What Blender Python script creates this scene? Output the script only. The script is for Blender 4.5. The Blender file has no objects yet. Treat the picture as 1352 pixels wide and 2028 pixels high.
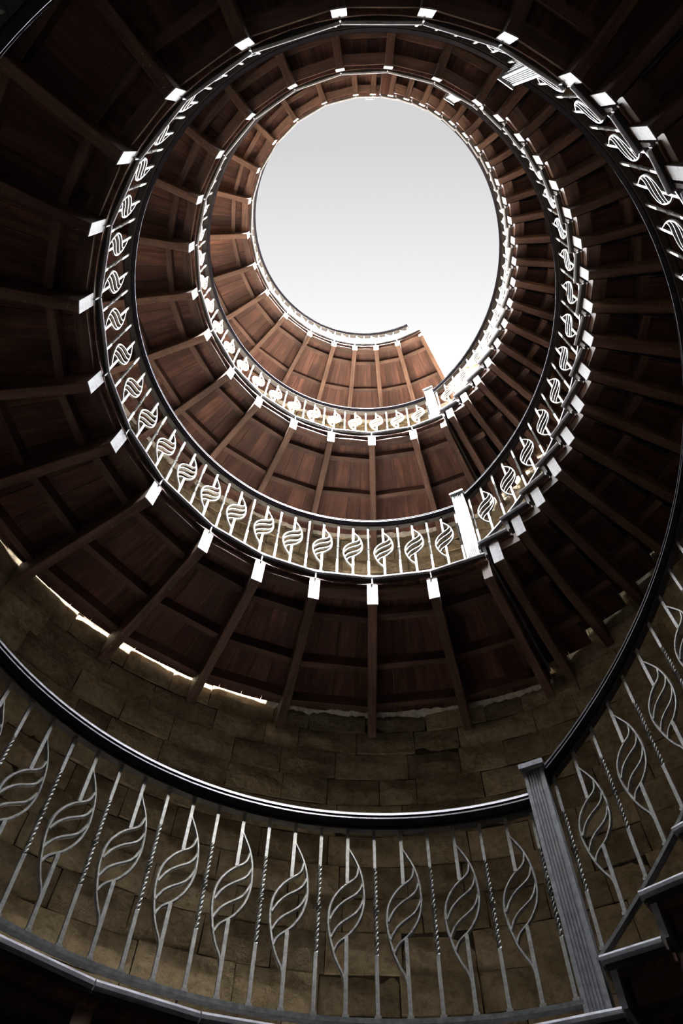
import bpy, math, random
import numpy as np
from mathutils import Matrix, Vector

random.seed(7)
S = bpy.context.scene
COL = S.collection
rad = math.radians

# ------------------------------------------------------------------ camera
F_PX = 1394.4744
cam_d = bpy.data.cameras.new('camera')
cam_d.sensor_fit = 'VERTICAL'
cam_d.sensor_height = 24.0
cam_d.lens = 24.0 * F_PX / 2028.0
cam_d.clip_start = 0.02
cam = bpy.data.objects.new('camera', cam_d)
COL.objects.link(cam)
ax, ay = 0.4828, 0.0263
Rx = Matrix(((1, 0, 0), (0, math.cos(ax), -math.sin(ax)), (0, math.sin(ax), math.cos(ax))))
Ry = Matrix(((math.cos(ay), 0, math.sin(ay)), (0, 1, 0), (-math.sin(ay), 0, math.cos(ay))))
M = Ry @ Rx                                   # rows: right, down, forward
right, down, fwd = Vector(M[0]), Vector(M[1]), Vector(M[2])
cm = Matrix((right, -down, -fwd)).transposed().to_4x4()
cm.translation = Vector((-0.0773, -1.0656, 1.5))
cam.matrix_world = cm
S.camera = cam

# ------------------------------------------------------------------ sky, sun, exposure
world = bpy.data.worlds.new('overcast_sky')
S.world = world
world.use_nodes = True
nt = world.node_tree
nt.nodes.clear()
out = nt.nodes.new('ShaderNodeOutputWorld')
bg = nt.nodes.new('ShaderNodeBackground')
tc = nt.nodes.new('ShaderNodeTexCoord')
sep = nt.nodes.new('ShaderNodeSeparateXYZ')
rmp = nt.nodes.new('ShaderNodeMapRange')
rmp.inputs['From Min'].default_value = 0.0
rmp.inputs['From Max'].default_value = 0.28
rmp.inputs['To Min'].default_value = 0.68
rmp.inputs['To Max'].default_value = 1.06
nt.links.new(tc.outputs['Generated'], sep.inputs[0])
nt.links.new(sep.outputs['Y'], rmp.inputs['Value'])
nt.links.new(rmp.outputs[0], bg.inputs['Strength'])
bg.inputs['Color'].default_value = (0.985, 0.985, 1.0, 1)
nt.links.new(bg.outputs[0], out.inputs[0])

sun_d = bpy.data.lights.new('hazy_sun', 'SUN')
sun_d.energy = 340.0
sun_d.angle = rad(20)
sun_d.color = (1.0, 0.98, 0.95)
sun = bpy.data.objects.new('hazy_sun', sun_d)
COL.objects.link(sun)
sun_from = Vector((0.27, -0.52, 1.0)).normalized()
sun.rotation_euler = sun_from.to_track_quat('Z', 'Y').to_euler()
sun.location = sun_from * 30

# added second sun lamp: fills in overhead skylight the world sky is too dim for
fill_d = bpy.data.lights.new('overhead_fill', 'SUN')
fill_d.energy = 49.0
fill_d.angle = rad(56)
fill_d.color = (0.95, 0.97, 1.0)
fill = bpy.data.objects.new('overhead_fill', fill_d)
COL.objects.link(fill)
fill_from = Vector((0.05, -0.06, 1.0)).normalized()
fill.rotation_euler = fill_from.to_track_quat('Z', 'Y').to_euler()
fill.location = fill_from * 30

S.view_settings.view_transform = 'Standard'
S.view_settings.look = 'None'
S.view_settings.gamma = 1.0
S.view_settings.exposure = 0.0
S.view_settings.use_curve_mapping = False
S.cycles.max_bounces = 12
S.cycles.diffuse_bounces = 8
S.cycles.sample_clamp_indirect = 8.0

# ------------------------------------------------------------------ dimensions (metres)
FLOOR = [2.785, 5.605, 8.335, 11.945]          # walking level of each gallery
R_END = 1.60                                  # inner ends of the beams
R_WALL = 2.78
R_RAIL = 1.685
R_FOOT = 1.637                                # the balusters lean out a little
LEAN = math.atan2(0.048, 0.785)
TH_A = 64.3                                   # newel at the foot of every flight
TH_RISER = 61.3

# ------------------------------------------------------------------ materials
def mat(name):
    m = bpy.data.materials.new(name)
    m.use_nodes = True
    n = m.node_tree
    return m, n, n.nodes['Principled BSDF']

def N(n, kind, **kw):
    x = n.nodes.new(kind)
    for k, v in kw.items():
        if k in x.inputs:
            x.inputs[k].default_value = v
        else:
            setattr(x, k, v)
    return x

def ramp(n, stops):
    r = n.nodes.new('ShaderNodeValToRGB')
    e = r.color_ramp.elements
    while len(e) < len(stops):
        e.new(0.5)
    for el, (p, c) in zip(e, stops):
        el.position = p
        el.color = (*c, 1)
    return r

def wood_mat(name, dark, mid, light, speck=0.0, rough=0.62):
    m, n, b = mat(name)
    uv = N(n, 'ShaderNodeUVMap')
    oi = N(n, 'ShaderNodeObjectInfo')
    off = N(n, 'ShaderNodeVectorMath', operation='MULTIPLY_ADD')
    comb = N(n, 'ShaderNodeCombineXYZ')
    for i in range(3):
        n.links.new(oi.outputs['Random'], comb.inputs[i])
    n.links.new(comb.outputs[0], off.inputs[0])
    off.inputs[1].default_value = (37, 53, 19)
    n.links.new(uv.outputs[0], off.inputs[2])
    mp = N(n, 'ShaderNodeMapping')
    mp.inputs['Scale'].default_value = (1.3, 16, 1)
    n.links.new(off.outputs[0], mp.inputs[0])
    nz = N(n, 'ShaderNodeTexNoise', Scale=1.6, Detail=7.0, Roughness=0.62, Distortion=0.6)
    n.links.new(mp.outputs[0], nz.inputs['Vector'])
    rp = ramp(n, [(0.30, dark), (0.52, mid), (0.74, light)])
    n.links.new(nz.outputs['Fac'], rp.inputs[0])
    tone = N(n, 'ShaderNodeMapRange')
    tone.inputs['To Min'].default_value = 0.68
    tone.inputs['To Max'].default_value = 1.25
    n.links.new(oi.outputs['Random'], tone.inputs[0])
    mul = N(n, 'ShaderNodeMix', data_type='RGBA', blend_type='MULTIPLY')
    mul.inputs['Factor'].default_value = 1.0
    n.links.new(rp.outputs[0], mul.inputs['A'])
    n.links.new(tone.outputs[0], mul.inputs['B'])
    last = mul.outputs['Result']
    # blotchy damp stains with a shape of their own
    st = N(n, 'ShaderNodeTexNoise', Scale=2.2, Detail=4.0, Roughness=0.6)
    n.links.new(off.outputs[0], st.inputs['Vector'])
    sr = ramp(n, [(0.34, (0.5, 0.47, 0.46)), (0.56, (1, 1, 1))])
    n.links.new(st.outputs['Fac'], sr.inputs[0])
    m2 = N(n, 'ShaderNodeMix', data_type='RGBA', blend_type='MULTIPLY')
    m2.inputs['Factor'].default_value = 0.8
    n.links.new(last, m2.inputs['A'])
    n.links.new(sr.outputs[0], m2.inputs['B'])
    last = m2.outputs['Result']
    if speck:
        sp = N(n, 'ShaderNodeTexNoise', Scale=70.0, Detail=3.0, Roughness=0.7)
        n.links.new(off.outputs[0], sp.inputs['Vector'])
        s2 = ramp(n, [(0.675, (0, 0, 0)), (0.71, (1, 1, 1))])
        n.links.new(sp.outputs['Fac'], s2.inputs[0])
        fm = N(n, 'ShaderNodeMath', operation='MULTIPLY')
        n.links.new(s2.outputs[0], fm.inputs[0])
        fm.inputs[1].default_value = speck
        m3 = N(n, 'ShaderNodeMix', data_type='RGBA')
        n.links.new(fm.outputs[0], m3.inputs['Factor'])
        n.links.new(last, m3.inputs['A'])
        m3.inputs['B'].default_value = (0.62, 0.55, 0.47, 1)
        last = m3.outputs['Result']
    n.links.new(last, b.inputs['Base Color'])
    b.inputs['Roughness'].default_value = rough
    b.inputs['Specular IOR Level'].default_value = 0.25
    bp = N(n, 'ShaderNodeBump', Strength=0.35, Distance=0.004)
    n.links.new(nz.outputs['Fac'], bp.inputs['Height'])
    n.links.new(bp.outputs[0], b.inputs['Normal'])
    return m

def noise_mat(name, c0, c1, scale, rough, metal=0.0, bump=0.3, dist=0.003, spec=0.5, lo=0.35, hi=0.65):
    m, n, b = mat(name)
    tcd = N(n, 'ShaderNodeTexCoord')
    nz = N(n, 'ShaderNodeTexNoise', Scale=scale, Detail=6.0, Roughness=0.62)
    n.links.new(tcd.outputs['Object'], nz.inputs['Vector'])
    rp = ramp(n, [(lo, c0), (hi, c1)])
    n.links.new(nz.outputs['Fac'], rp.inputs[0])
    n.links.new(rp.outputs[0], b.inputs['Base Color'])
    b.inputs['Roughness'].default_value = rough
    b.inputs['Metallic'].default_value = metal
    b.inputs['Specular IOR Level'].default_value = spec
    if bump:
        bp = N(n, 'ShaderNodeBump', Strength=bump, Distance=dist)
        n.links.new(nz.outputs['Fac'], bp.inputs['Height'])
        n.links.new(bp.outputs[0], b.inputs['Normal'])
    return m

def stone_mat(name):
    m, n, b = mat(name)
    tcd = N(n, 'ShaderNodeTexCoord')
    geo = N(n, 'ShaderNodeNewGeometry')
    big = N(n, 'ShaderNodeTexNoise', Scale=5.0, Detail=5.0, Roughness=0.6)
    fine = N(n, 'ShaderNodeTexNoise', Scale=22.0, Detail=8.0, Roughness=0.7, Distortion=0.1)
    n.links.new(tcd.outputs['Object'], big.inputs['Vector'])
    n.links.new(tcd.outputs['Object'], fine.inputs['Vector'])
    rp = ramp(n, [(0.3, (0.35, 0.28, 0.18)), (0.5, (0.54, 0.445, 0.295)), (0.72, (0.68, 0.575, 0.40))])
    n.links.new(big.outputs['Fac'], rp.inputs[0])
    isl = N(n, 'ShaderNodeMapRange')
    isl.inputs['To Min'].default_value = 0.6
    isl.inputs['To Max'].default_value = 1.2
    oi = N(n, 'ShaderNodeObjectInfo')
    ad = N(n, 'ShaderNodeMath', operation='ADD')
    n.links.new(geo.outputs['Random Per Island'], ad.inputs[0])
    n.links.new(oi.outputs['Random'], ad.inputs[1])
    fr0 = N(n, 'ShaderNodeMath', operation='FRACT')
    n.links.new(ad.outputs[0], fr0.inputs[0])
    n.links.new(fr0.outputs[0], isl.inputs[0])
    m1 = N(n, 'ShaderNodeMix', data_type='RGBA', blend_type='MULTIPLY')
    m1.inputs['Factor'].default_value = 1.0
    n.links.new(rp.outputs[0], m1.inputs['A'])
    n.links.new(isl.outputs[0], m1.inputs['B'])
    fr = ramp(n, [(0.32, (0.55, 0.52, 0.5)), (0.55, (1, 1, 1))])
    n.links.new(fine.outputs['Fac'], fr.inputs[0])
    m2 = N(n, 'ShaderNodeMix', data_type='RGBA', blend_type='MULTIPLY')
    m2.inputs['Factor'].default_value = 0.9
    n.links.new(m1.outputs['Result'], m2.inputs['A'])
    n.links.new(fr.outputs[0], m2.inputs['B'])
    n.links.new(m2.outputs['Result'], b.inputs['Base Color'])
    b.inputs['Roughness'].default_value = 0.9
    b.inputs['Specular IOR Level'].default_value = 0.2
    mus = N(n, 'ShaderNodeTexNoise', Scale=11.0, Detail=10.0, Roughness=0.7, Distortion=0.25)
    n.links.new(tcd.outputs['Object'], mus.inputs['Vector'])
    bp = N(n, 'ShaderNodeBump', Strength=1.0, Distance=0.06)
    n.links.new(mus.outputs['Fac'], bp.inputs['Height'])
    bp2 = N(n, 'ShaderNodeBump', Strength=0.5, Distance=0.006)
    n.links.new(fine.outputs['Fac'], bp2.inputs['Height'])
    n.links.new(bp.outputs[0], bp2.inputs['Normal'])
    n.links.new(bp2.outputs[0], b.inputs['Normal'])
    return m

M_PLANK = wood_mat('plank_wood', (0.045, 0.019, 0.015), (0.092, 0.041, 0.032), (0.17, 0.077, 0.052))
M_BEAM = wood_mat('beam_wood', (0.062, 0.034, 0.027), (0.122, 0.070, 0.055), (0.185, 0.108, 0.083), speck=0.8)
M_BATTEN = wood_mat('batten_wood', (0.052, 0.029, 0.024), (0.104, 0.059, 0.047), (0.16, 0.092, 0.072), speck=0.25)
M_TREAD = wood_mat('tread_wood', (0.10, 0.07, 0.055), (0.17, 0.125, 0.10), (0.24, 0.185, 0.15))
M_END = noise_mat('pale_end_grain', (0.18, 0.177, 0.19), (0.31, 0.305, 0.325), 30, 0.7, bump=0.2)
M_NOSE = noise_mat('grey_nosing', (0.20, 0.20, 0.225), (0.35, 0.35, 0.385), 14, 0.75, bump=0.2, spec=0.15)
M_SCREED = noise_mat('pale_screed', (0.14, 0.125, 0.11), (0.22, 0.20, 0.175), 9, 0.9, bump=0.2)
M_DARK = noise_mat('black_bar_and_shade', (0.016, 0.014, 0.013), (0.03, 0.026, 0.022), 12, 0.8, bump=0)  # near-black for the rail bars and for shade painted under the nosings
M_IRON = noise_mat('grey_iron', (0.095, 0.094, 0.089), (0.215, 0.212, 0.20), 45, 0.42, metal=0.25, bump=0.25, dist=0.002)
M_RAIL = noise_mat('black_rail', (0.012, 0.011, 0.014), (0.022, 0.02, 0.026), 20, 0.34, bump=0.03, spec=0.12)
M_RAIL.node_tree.nodes['Principled BSDF'].inputs['Specular Tint'].default_value = (0.80, 0.70, 1.0, 1)
M_BAR = noise_mat('dark_flat_bar', (0.045, 0.047, 0.05), (0.12, 0.125, 0.125), 40, 0.45, metal=0.3, bump=0.2, dist=0.002)
M_NEWEL = noise_mat('grey_newel', (0.13, 0.135, 0.15), (0.25, 0.255, 0.28), 25, 0.45, metal=0.15, bump=0.15, dist=0.002)
M_STONE = stone_mat('rough_stone')
M_MORTAR = noise_mat('recessed_mortar', (0.035, 0.027, 0.02), (0.08, 0.062, 0.045), 25, 0.95, bump=0.5, dist=0.01, spec=0.1)
M_PLASTER = noise_mat('pale_plaster', (0.42, 0.39, 0.33), (0.68, 0.65, 0.58), 18, 0.9, bump=0.6, dist=0.01, spec=0.1)
M_GROUND = noise_mat('ground_paving', (0.03, 0.028, 0.026), (0.06, 0.055, 0.05), 6, 0.9, bump=0.3)

# ------------------------------------------------------------------ mesh helpers
def mesh(name, V, Fc, m, uv=None, smooth=False):
    me = bpy.data.meshes.new(name)
    me.from_pydata([tuple(v) for v in V], [], Fc)
    if uv is not None:
        L = me.uv_layers.new(name='UVMap')
        idx = np.empty(len(me.loops), np.int32)
        me.loops.foreach_get('vertex_index', idx)
        L.data.foreach_set('uv', np.asarray(uv, np.float32)[idx].ravel())
    if m is not None:
        me.materials.append(m)
    if smooth:
        me.polygons.foreach_set('use_smooth', [True] * len(me.polygons))
    me.update()
    return me

def obj(name, me, parent=None, loc=(0, 0, 0), rz=0.0):
    o = bpy.data.objects.new(name, me)
    COL.objects.link(o)
    o.parent = parent
    o.location = loc
    o.rotation_euler = (0, 0, rz)
    return o

def thing(name, label, cat, loc=(0, 0, 0), rz=0.0, group=None):
    o = bpy.data.objects.new(name, None)
    COL.objects.link(o)
    o.empty_display_size = 0.2
    o.location = loc
    o.rotation_euler = (0, 0, rz)
    o['label'] = label
    o['category'] = cat
    if group:
        o['group'] = group
    return o

def loft(prof, ths, m, name='piece', zf=None, dz=0.0, smooth=False):
    """Sweep a closed (r, z) outline through the angles ths (degrees) about the stair axis."""
    k = len(prof)
    V, UV, Fc = [], [], []
    for j, t in enumerate(ths):
        c, s = math.cos(rad(t)), math.sin(rad(t))
        zo = zf(t) if zf else 0.0
        for (r, z) in prof:
            V.append((r * c, r * s, z + zo - dz))
            UV.append((r, rad(t) * 2.0 + z))
    n = len(ths)
    rev = ths[-1] < ths[0]
    for j in range(n - 1):
        for i in range(k):
            a, b = j * k + i, j * k + (i + 1) % k
            q = (a, b, b + k, a + k)
            Fc.append(q[::-1] if not rev else q)
    cap0 = tuple(range(k))
    cap1 = tuple((n - 1) * k + i for i in range(k))
    Fc.append(cap0 if not rev else cap0[::-1])
    Fc.append(cap1[::-1] if not rev else cap1)
    return mesh(name, V, Fc, m, UV, smooth)

def rect(r0, r1, z0, z1):
    return [(r0, z0), (r1, z0), (r1, z1), (r0, z1)]

def along(prof, ths, m, name='piece', dz=0.0):
    """As loft, but the grain (u of the UV) runs along the sweep."""
    me = loft(prof, ths, m, name, dz=dz)
    uvl = me.uv_layers[0].data
    a = np.empty(len(uvl) * 2, np.float32)
    uvl.foreach_get('uv', a)
    a = a.reshape(-1, 2)[:, ::-1].copy()
    uvl.foreach_set('uv', a.ravel())
    return me

def box(x0, x1, y0, y1, z0, z1, m, name='piece', bev=0.0):
    if bev:
        b = bev
        prof = [(y0 + b, z0), (y1 - b, z0), (y1, z0 + b), (y1, z1 - b), (y1 - b, z1), (y0 + b, z1), (y0, z1 - b), (y0, z0 + b)]
    else:
        prof = [(y0, z0), (y1, z0), (y1, z1), (y0, z1)]
    k = len(prof)
    V = [(x0, y, z) for y, z in prof] + [(x1, y, z) for y, z in prof]
    UV = [(x, y + z) for x, y, z in V]
    Fc = [(i, (i + 1) % k, k + (i + 1) % k, k + i) for i in range(k)]
    Fc = [f[::-1] for f in Fc]
    Fc += [tuple(range(k)), tuple(range(2 * k - 1, k - 1, -1))]
    # orient outward: make sure first cap looks to -x
    return mesh(name, V, [f[::-1] for f in Fc], m, UV)

def lin(a, b, step):
    n = max(1, int(round(abs(b - a) / step)))
    return [a + (b - a) * i / n for i in range(n + 1)]

# ------------------------------------------------------------------ iron pieces (shared meshes, local x = outward, y = along, z = up)
def bevel_strap(path, w, d, V, Fc):
    P = [Vector((0, y, z)) for y, z in path]
    base, n = len(V), len(P)
    sec = ((0.5, -0.5), (-0.1, -0.5), (-0.5, -0.22), (-0.5, 0.22), (-0.1, 0.5), (0.5, 0.5))
    k = len(sec)
    for i, p in enumerate(P):
        t = (P[min(i + 1, n - 1)] - P[max(i - 1, 0)]).normalized()
        nrm = Vector((0, -t.z, t.y))
        for sx, sn in sec:
            V.append(p + Vector((sx * d, 0, 0)) + nrm * (sn * w))
    for i in range(n - 1):
        for j in range(k):
            a, b = base + i * k + j, base + i * k + (j + 1) % k
            Fc.append((a, a + k, b + k, b))
    Fc.append(tuple(base + j for j in range(k)))
    Fc.append(tuple(base + (n - 1) * k + j for j in range(k - 1, -1, -1)))

def strap(path, w, d, V, Fc):
    """Square strap swept along a path of (y, z) points."""
    P = [Vector((0, y, z)) for y, z in path]
    base = len(V)
    n = len(P)
    for i, p in enumerate(P):
        t = (P[min(i + 1, n - 1)] - P[max(i - 1, 0)]).normalized()
        nrm = Vector((0, -t.z, t.y))
        for sx, sn in ((-1, -1), (-1, 1), (1, 1), (1, -1)):
            V.append(p + Vector((sx * d / 2, 0, 0)) + nrm * (sn * w / 2))
    for i in range(n - 1):
        for k in range(4):
            a, b = base + i * 4 + k, base + i * 4 + (k + 1) % 4
            Fc.append((a, b, b + 4, a + 4))
    Fc.append((base + 3, base + 2, base + 1, base))
    e = base + (n - 1) * 4
    Fc.append((e, e + 1, e + 2, e + 3))

def smooth_path(P, sub=3):
    o = []
    n = len(P)
    for i in range(n - 1):
        p0, p1, p2, p3 = P[max(i - 1, 0)], P[i], P[i + 1], P[min(i + 2, n - 1)]
        for j in range(sub):
            t = j / sub
            o.append(tuple(0.5 * (2 * p1[k] + (p2[k] - p0[k]) * t + (2 * p0[k] - 5 * p1[k] + 4 * p2[k] - p3[k]) * t * t
                                  + (3 * p1[k] - p0[k] - 3 * p2[k] + p3[k]) * t ** 3) for k in range(2)))
    o.append(P[-1])
    return o

BAL_H = 0.804
BW = 0.0145
leafR = [(-0.0060, 0.690), (-0.0284, 0.646), (-0.0445, 0.611), (-0.0579, 0.567), (-0.0657, 0.519), (-0.0692, 0.467), (-0.0667, 0.422),
         (-0.0548, 0.372), (-0.0316, 0.328), (-0.0068, 0.297), (0.0197, 0.275), (0.0377, 0.253), (0.0483, 0.224)]
leafL = [(-0.0467, 0.596), (-0.0399, 0.559), (-0.0221, 0.536), (0.0045, 0.515), (0.0305, 0.487), (0.0537, 0.45), (0.0675, 0.408),
         (0.0722, 0.359), (0.0685, 0.313), (0.0595, 0.268), (0.047, 0.221), (0.0298, 0.179), (0.0113, 0.146), (0.0040, 0.117)]
rib1 = [(-0.0645, 0.530), (-0.0509, 0.492), (-0.029, 0.468), (-0.0008, 0.448), (0.0248, 0.425), (0.0458, 0.399), (0.0665, 0.357)]
rib2 = [(-0.0680, 0.456), (-0.0537, 0.417), (-0.0357, 0.391), (-0.0103, 0.37), (0.0149, 0.351), (0.0395, 0.324), (0.0620, 0.279)]
V, Fc = [], []
strap([(0, 0.012), (0.0, 0.297)], BW, BW, V, Fc)
strap([(0, 0.0), (0, 0.012)], 0.024, 0.022, V, Fc)
ME_LEAFBAR = mesh('leaf_baluster', V, Fc, M_IRON)
V, Fc = [], []
strap([(0, 0.528), (0, BAL_H)], BW, BW, V, Fc)
ME_UPBAR = mesh('upper_bar', V, Fc, M_IRON)
V, Fc = [], []
for pth in (leafR, leafL, rib1, rib2):
    bevel_strap([(y * 1.01, z + 0.008) for y, z in smooth_path(pth, 2)], 0.0125, 0.013, V, Fc)
ME_LEAF = mesh('leaf_scroll', V, Fc, M_IRON)

def twist_mesh():
    V, Fc = [], []
    lv = [(0.0, 0, 1.0), (0.227, 0, 1.0)]
    n = 72
    for i in range(1, n + 1):
        t = i / n
        sc = 1.0
        if abs(t - 0.5) < 0.03:
            sc = 1.4
        lv.append((0.227 + 0.377 * t, 4.25 * 2 * math.pi * t, sc))
    a_end = lv[-1][1]
    lv.append((BAL_H, a_end, 1.0))
    h = BW / 2
    for li, (z, a, sc) in enumerate(lv):
        tw = 1 < li < len(lv) - 1
        c = h * (0.82 if tw else 0.96)
        e = h * 1.0
        for (x, y) in ((-e, -c), (-c, -e), (c, -e), (e, -c), (e, c), (c, e), (-c, e), (-e, c)):
            V.append((sc * (x * math.cos(a) - y * math.sin(a)), sc * (x * math.sin(a) + y * math.cos(a)), z))
    for i in range(len(lv) - 1):
        for k in range(8):
            a, b = i * 8 + k, i * 8 + (k + 1) % 8
            Fc.append((a, b, b + 8, a + 8))
    Fc.append((7, 6, 5, 4, 3, 2, 1, 0))
    strap([(0, 0.0), (0, 0.012)], 0.024, 0.022, V, Fc)
    return mesh('twisted_baluster', V, Fc, M_IRON)
ME_TWIST = twist_mesh()

# fluted newel shaft
def newel_mesh():
    w, d, h = 0.046, 0.040, 1.030
    pts = []
    def side(p, q, flutes):
        p, q = Vector(p), Vector(q)
        t = (q - p)
        nrm = Vector((-t.y, t.x)).normalized()
        pts.append(tuple(p))
        for i in range(flutes):
            c = 0.16 + 0.68 * (i + 0.5) / flutes
            hw = 0.68 / flutes * 0.38
            for u, dp in ((c - hw, 0), (c - hw * 0.6, 0.009), (c + hw * 0.6, 0.009), (c + hw, 0)):
                pts.append(tuple(p + t * u + nrm * dp))
    cor = [(-d, -w), (d, -w), (d, w), (-d, w)]
    for i in range(4):
        side(cor[i], cor[(i + 1) % 4], 5 if i % 2 else 4)
    k = len(pts)
    V = [(x, y, 0) for x, y in pts] + [(x, y, h) for x, y in pts]
    Fc = [(i, (i + 1) % k, k + (i + 1) % k, k + i) for i in range(k)]
    Fc += [tuple(range(k - 1, -1, -1)), tuple(range(k, 2 * k))]
    return mesh('newel_shaft', V, Fc, M_NEWEL)
ME_NEWEL = newel_mesh()
ME_NCAP = box(-0.054, 0.054, -0.057, 0.057, 0.0, 0.026, M_NEWEL, 'newel_cap', 0.003)
ME_NNECK = box(-0.045, 0.045, -0.050, 0.050, -0.012, 0.0, M_NEWEL, 'newel_collar', 0.003)

def newel(th, z, label, h=0.985):
    t = thing('newel_post', label, 'newel post', (1.66 * math.cos(rad(th)), 1.66 * math.sin(rad(th)), z), rad(th))
    s = obj('shaft', ME_NEWEL, t)
    obj('collar', ME_NNECK, t, (0, 0, 1.030))
    obj('cap', ME_NCAP, t, (0, 0, 1.030))
    return t

# ------------------------------------------------------------------ tower wall of stone courses
H_TOP = 12.95
def ring_wall():
    r0, r1 = R_WALL + 0.028, R_WALL + 0.35
    return loft(rect(r0, r1, -0.05, H_TOP), lin(0, 360, 4), M_MORTAR, 'wall_outer')
wall = obj('wall_outer', ring_wall())
wall['kind'] = 'structure'
wall['label'] = 'round tower wall of rough brown stone courses'
wall['category'] = 'wall'

def stone_geo(t0, t1, z0, z1, nx, nz, rng, V, Fc):
    base = len(V)
    rr = R_WALL + rng.uniform(-0.012, 0.010)
    tilt = rng.uniform(-0.010, 0.010)
    for j in range(nz + 1):
        for i in range(nx + 1):
            u, v = i / nx, j / nz
            edge = (i in (0, nx)) or (j in (0, nz))
            r = rr + tilt * (v - 0.5) + (0.017 if edge else -0.004 + rng.uniform(-0.009, 0.009))
            t = t0 + (t1 - t0) * u
            z = z0 + (z1 - z0) * v
            if edge:
                z += rng.uniform(-0.004, 0.004)
                t += rng.uniform(-0.05, 0.05)
            V.append((r * math.cos(rad(t)), r * math.sin(rad(t)), z))
    W = nx + 1
    for j in range(nz):
        for i in range(nx):
            a = base + j * W + i
            Fc.append((a, a + W, a + W + 1, a + 1))
    # sides going back into the mortar
    loop = [base + i for i in range(W)] + [base + j * W + nx for j in range(1, nz + 1)] + \
           [base + nz * W + i for i in range(nx - 1, -1, -1)] + [base + j * W for j in range(nz - 1, 0, -1)]
    b2 = len(V)
    for a in loop:
        x, y, z = V[a]
        k = (R_WALL + 0.05) / math.hypot(x, y)
        V.append((x * k, y * k, z))
    L = len(loop)
    for i in range(L):
        a, b = loop[i], loop[(i + 1) % L]
        Fc.append((a, b, b2 + (i + 1) % L, b2 + i))

rng = random.Random(11)
near, far = [], []
z = 0.0
while z < H_TOP - 0.05:
    h = min(rng.uniform(0.195, 0.235), H_TOP - z)
    t = rng.uniform(0, 8)
    t_end = t + 360
    while t < t_end - 0.01:
        w = rng.choice((6.4, 7.2, 8.0, 9.2, 10.4, 5.2)) * rng.uniform(0.92, 1.08)
        if t + w > t_end - 4:
            w = t_end - t
        tm = (t + w / 2 + 180) % 360 - 180
        item = (t + 0.055, t + w - 0.055, z + 0.0045, z + h - 0.0045)
        if 2.62 < z + h / 2 < 5.55 and -12 < tm < 168:
            near.append(item)
        else:
            far.append(item)
        t += w
    z += h
near.sort(key=lambda s: abs((s[0] + s[1]) / 2 - 85))
far += near[300:]
near = near[:300]
for it in near:
    V, Fc = [], []
    stone_geo(*it, 3, 2, rng, V, Fc)
    o = obj('stone', mesh('stone', V, Fc, M_STONE), wall)
V, Fc = [], []
for it in far:
    stone_geo(*it, 2, 2, rng, V, Fc)
rest = obj('stone_courses', mesh('stone_courses', V, Fc, M_STONE), wall)
rest['kind'] = 'stuff'

ground = obj('floor', loft(rect(0.02, R_WALL + 0.1, -0.2, 0.0), lin(0, 360, 6), M_GROUND, 'floor'))
ground['kind'] = 'structure'
ground['label'] = 'plain paved ground floor of the stair tower'
ground['category'] = 'floor'

# ------------------------------------------------------------------ galleries
ME_BEAM = box(R_END + 0.006, R_WALL + 0.04, -0.031, 0.031, -0.315, -0.046, M_BEAM, 'beam', 0.004)
ME_BEAMSHORT = box(1.74, R_WALL + 0.04, -0.031, 0.031, -0.20, -0.046, M_BEAM, 'beam', 0.004)
ME_BEAMEND = box(R_END, R_END + 0.006, -0.0355, 0.0355, -0.3145, -0.09, M_END, 'end_cap')
NOSE = [(1.590, -0.034), (1.70, -0.034), (1.70, 0.0), (1.592, 0.0), (1.583, -0.005), (1.578, -0.014), (1.579, -0.026), (1.583, -0.031)]

ME_STRAP = box(1.586, 1.600, -0.004, 0.004, -0.095, -0.0345, M_END, 'strap')
def beam_at(root, th, cap=True):
    b = obj('beam', ME_BEAM, root, rz=rad(th))
    if not cap:
        return b
    e = obj('end_cap', ME_BEAMEND, b)
    e['label'] = 'pale end face of the beam'
    return b

def plaster(root, t0, t1, seed, lo=-0.09, hi=0.0, sz=0.02):
    r = random.Random(seed)
    ths = lin(t0, t1, 0.55)
    V, Fc = [], []
    for i, t in enumerate(ths):
        fade = min(1, i / 2.0, (len(ths) - 1 - i) / 2.0)
        d = 0.012 + sz * fade * r.uniform(0.3, 1.5)
        up = lo - 0.022 * fade * r.uniform(0.0, 1.3)
        for rr, zz in ((R_WALL - 0.012 - d, hi), (R_WALL - 0.010 - d, lo), (R_WALL - 0.006, up), (R_WALL + 0.04, up), (R_WALL + 0.04, hi)):
            V.append((rr * math.cos(rad(t)), rr * math.sin(rad(t)), zz))
    n = len(ths)
    for i in range(n - 1):
        for k in range(5):
            a, b = i * 5 + k, i * 5 + (k + 1) % 5
            Fc.append((a, a + 5, b + 5, b))
    Fc += [(0, 1, 2, 3, 4), tuple((n - 1) * 5 + k for k in (4, 3, 2, 1, 0))]
    obj('plaster_joint', mesh('plaster_joint', V, Fc, M_PLASTER), root)

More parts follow.
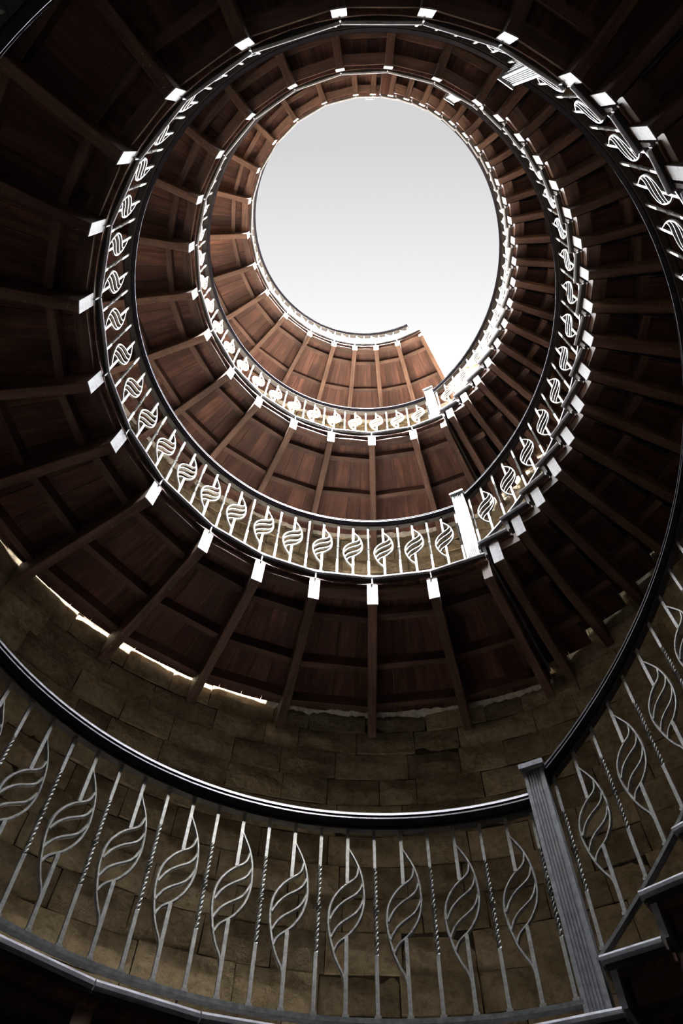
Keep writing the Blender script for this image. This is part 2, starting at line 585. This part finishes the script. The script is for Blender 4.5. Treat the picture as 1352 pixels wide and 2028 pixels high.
def gallery(level, beams, t_a, t_b, label, slit=(), npl=4):
    Fz = FLOOR[level]
    root = thing('gallery', label, 'gallery', (0, 0, Fz), group='ring galleries of the tower')
    for t in beams:
        b = beam_at(root, t, level > 0)
        if level:
            obj('strap', ME_STRAP, b)
    cuts = sorted(set([t_a] + [t for t in beams if t_a + 1 < t < t_b - 1] + [t_b]))
    rg = random.Random(level + 3)
    for a, b in zip(cuts[:-1], cuts[1:]):
        hb = math.degrees(0.036 / 1.65)
        obj('nosing', loft(NOSE, [a + 0.08, b - 0.08], M_NOSE, 'nosing'), root)
        obj('nosing_shade_strip', loft(rect(1.592, 1.64, -0.0455, -0.0345), [a, b], M_DARK, 'nosing_shade_strip'), root)  # thin near-black plate: shade below the nosing put in as colour
        obj('edge_joist', along(rect(1.634, 1.712, -0.132, -0.046), [a, b], M_BATTEN, 'edge_joist'), root)
        for rc in (1.97, 2.36, 2.70) if level == 9 else (1.83, 2.26, 2.63):
            j = rg.uniform(-0.02, 0.02)
            obj('batten', along(rect(rc - 0.025 + j, rc + 0.025 + j, -0.175, -0.085), [a, b], M_BATTEN, 'batten'), root)
        n = npl if b - a > 9 else max(2, npl - 1)
        ws = [rg.uniform(0.8, 1.2) for _ in range(n)]
        s = sum(ws)
        t = a
        for w in ws:
            t2 = t + (b - a) * w / s
            dz = rg.uniform(-0.003, 0.003)
            obj('plank', loft(rect(1.60, R_WALL - 0.022, -0.085 + dz, -0.046), [t + 0.035, t2 - 0.035], M_PLANK, 'plank'), root)
            t = t2
    # floor screed above the planks
    obj('floor_screed', loft(rect(1.66, R_WALL - 0.022, -0.045, -0.004), lin(t_a, t_b, 3), M_SCREED, 'floor_screed'), root)
    # trimmer at the open end above the flight
    for te in (t_a,):
        obj('trimmer', box(R_END + 0.02, R_WALL - 0.02, -0.030, 0.030, -0.25, -0.046, M_BEAM, 'trimmer', 0.004), root, rz=rad(te + 1.0))
    # plaster where deck meets wall, with open slits left
    t = t_a
    i = 0
    rp = random.Random(40 + level)
    while t < t_b - 1:
        t2 = min(t_b, t + rp.uniform(3, 11))
        if not any(s0 < (t + t2) / 2 < s1 for s0, s1 in slit):
            plaster(root, t, t2, 100 * level + i, sz=rp.choice((0.002, 0.008, 0.018)))
        t = t2
        i += 1
    return root

BE1 = [75.3, 89.8, 103.8, 117.7, 131.9, 148.1, 161.9, 175.2, 191.1, 205.6, 219.3, 233.1, 247.5, 263.8, 278.1, 292.0, 304.6]
BE2 = [73.4, 88.5, 103.3, 117.6, 132.2, 146.1, 161.0, 174.8, 189.4, 203.8, 218.3, 232.3, 247.1, 261.5, 275.3, 289.6, 303.0]
BE3 = [73.0, 84.4, 95.5, 106.6, 120.2, 135.5, 150.2, 164.2, 178.8, 194.3, 208.3, 222.6, 236.1, 250.8, 265.3, 273.0]
BE0 = [72.7 + 13.2 * i for i in range(18)]
gallery(0, BE0, TH_RISER, 306.0, 'lowest gallery with grey nosing under the near railing')
gallery(1, BE1, TH_RISER, 306.0, 'gallery ring with widest pale beam ends above the stone wall', slit=((107, 153),))
gallery(2, BE2, TH_RISER, 305.0, 'middle gallery ring with reddish boards below the blown-out railing')
gallery(3, BE3, 59.5, 276.0, 'topmost gallery ring of reddish boards against the white sky')

# ------------------------------------------------------------------ stair flights
def flight(lo, n, dth, label):
    z0, z1 = FLOOR[lo], FLOOR[lo + 1]
    rise = (z1 - z0) / n
    root = thing('stair_flight', label, 'stairs', (0, 0, z0), group='curved stair flights')
    # shared meshes, built with the riser at angle 0 and the tread running to -dth
    m_tread = loft(rect(1.60, R_WALL - 0.02, -0.044, 0.0), [0.9, -dth], M_TREAD, 'tread')
    m_nose = loft([(p[0], p[1]) for p in NOSE], [1.0, -dth + 0.3], M_NOSE, 'tread_nosing')
    m_shade = loft(rect(1.592, 1.64, -0.0455, -0.0345), [0.6, -dth + 0.2], M_DARK, 'nosing_shade_strip')  # painted shade under the tread nosing, as on the galleries
    m_riser = box(1.612, R_WALL - 0.02, -0.012, 0.012, -rise, -0.044, M_NOSE, 'riser')
    m_joist = along(rect(1.634, 1.735, -0.160, -0.046), [-1.4, -dth - 1.4], M_BATTEN, 'edge_joist')
    m_bat = [along(rect(rc - 0.03, rc + 0.03, -0.175, -0.085), [-1.4, -dth - 1.4], M_BATTEN, 'batten') for rc in (2.0, 2.42)]
    m_pl = [loft(rect(1.62, R_WALL - 0.022, -0.075, -0.046), [-dth * a - 0.05, -dth * b + 0.05], M_PLANK, 'soffit_plank')
            for a, b in ((0.0, 0.52), (0.52, 1.05))]
    for k in range(1, n):
        zz = rise * k
        rz = rad(TH_RISER - dth * (k - 1))
        L = (0, 0, zz)
        t = obj('tread', m_tread, root, L, rz)
        obj('nosing', m_nose, t)
        obj('nosing_shade_strip', m_shade, t)
        obj('riser', m_riser, root, L, rz)
        b = obj('beam', ME_BEAM if lo > 0 or k > 2 else ME_BEAMSHORT, root, L, rz - rad(2.6))
        if lo > 0 or k > 2:
            e = obj('end_cap', ME_BEAMEND, b)
            e['label'] = 'pale end face of the beam'
        if k < n - 1:
            obj('edge_joist', m_joist, root, L, rz)
            for mb in m_bat:
                obj('batten', mb, root, L, rz)
        for mp in m_pl:
            obj('soffit_plank', mp, root, L, rz)
    obj('riser', m_riser, root, (0, 0, rise * n), rad(TH_RISER - dth * (n - 1)))
    return root, rise

NST = [(17, 7.25), (17, 7.25), (22, 6.9)]
flight(0, 17, 7.25, 'lowest stair flight rising past the near fluted newel post')
flight(1, 17, 7.25, 'middle stair flight with pale beam ends stepping up on the right')
flight(2, 22, 6.9, 'top stair flight stepping up along the edge of the sky opening')

# ------------------------------------------------------------------ railings
HR = [(-0.020, -0.058), (0.020, -0.058), (0.024, -0.046), (0.034, -0.040), (0.036, -0.022), (0.030, -0.012), (0.016, -0.002), (0.0, 0.0),
      (-0.016, -0.002), (-0.030, -0.009), (-0.0325, -0.0135), (-0.036, -0.024), (-0.031, -0.0265), (-0.0305, -0.0295), (-0.0345, -0.033), (-0.036, -0.040), (-0.028, -0.049)]

def balusters(root, first, step, last, zfun):
    t = first
    i = 0
    while (t - last) * (1 if step > 0 else -1) < 0:
        loc = (R_FOOT * math.cos(rad(t)), R_FOOT * math.sin(rad(t)), zfun(t))
        if i % 2 == 0:
            o = obj('twisted_baluster', ME_TWIST, root, loc, rad(t))
            o.rotation_euler = (0, LEAN, rad(t))
        else:
            b = obj('leaf_baluster', ME_LEAFBAR, root, loc, rad(t))
            b.rotation_euler = (0, LEAN, rad(t))
            obj('leaf_scroll', ME_LEAF, b)
            obj('upper_bar', ME_UPBAR, b)
        t += step
        i += 1

def railing(name, label, z, t0, t1, zr, first, step, group):
    """zr(t): height of the bottom bar's upper face above z."""
    root = thing(name, label, 'railing', (0, 0, z), group=group)
    ths = lin(t0, t1, 2.0)
    p = [(R_RAIL + a * 1.15, b * 1.2 + BAL_H + 0.076) for a, b in HR]
    obj('handrail', loft(p, ths, M_RAIL, 'handrail', zf=zr, smooth=False), root)
    obj('rail_bar', loft(rect(R_RAIL - 0.017, R_RAIL + 0.017, BAL_H - 0.010, BAL_H - 0.001), ths, M_DARK, 'rail_bar', zf=zr), root)
    obj('bottom_bar', loft(rect(R_FOOT - 0.017, R_FOOT + 0.017, -0.016, 0.0), ths, M_BAR, 'bottom_bar', zf=zr), root)
    balusters(root, first, step, t1, zr)
    return root

gl = ['near iron railing with leaf scrolls in front of the stone wall',
      'bright iron railing with leaf scrolls on the widest ring above the wall',
      'blown-out white railing around the middle gallery ring',
      'faint top railing against the white sky']
TH_B = [301.0, 301.0, 299.0, 272.0]
for lv in range(4):
    railing('gallery_railing', gl[lv], FLOOR[lv], TH_A + 1.4, TH_B[lv] - 1.4, lambda t: 0.062, 66.5, 4.0, 'gallery railings')
sl = ['near stair railing climbing from the large fluted newel along the right edge',
      'stair railing with leaf scrolls beside the stepped pale beam ends',
      'top stair railing in glare along the edge of the sky opening']
for lv in range(3):
    n, dth = NST[lv]
    H = FLOOR[lv + 1] - FLOOR[lv]
    slope = (H / n) / dth
    ze = TH_B[lv + 1] - 360 + 1.4
    railing('stair_railing', sl[lv], FLOOR[lv], TH_A - 1.4, ze,
            lambda t, s=slope, h=H, n=n: h / n + 0.045 + (TH_RISER - t) * s, 61.8, -4.0, 'stair railings')

for lv, lb in enumerate(['large fluted grey newel post at the near railing', 'fluted white newel post on the widest ring above the stone wall',
                         'small glaring white newel post on the middle ring', ]):
    newel(TH_A, FLOOR[lv], lb)
for lv, lb in ((1, 'pale newel post at the head of the lowest flight beside the top rim'),
               (2, 'small pale newel post at the head of the middle flight'), (3, 'newel post at the head of the topmost flight')):
    newel(TH_B[lv], FLOOR[lv], lb)
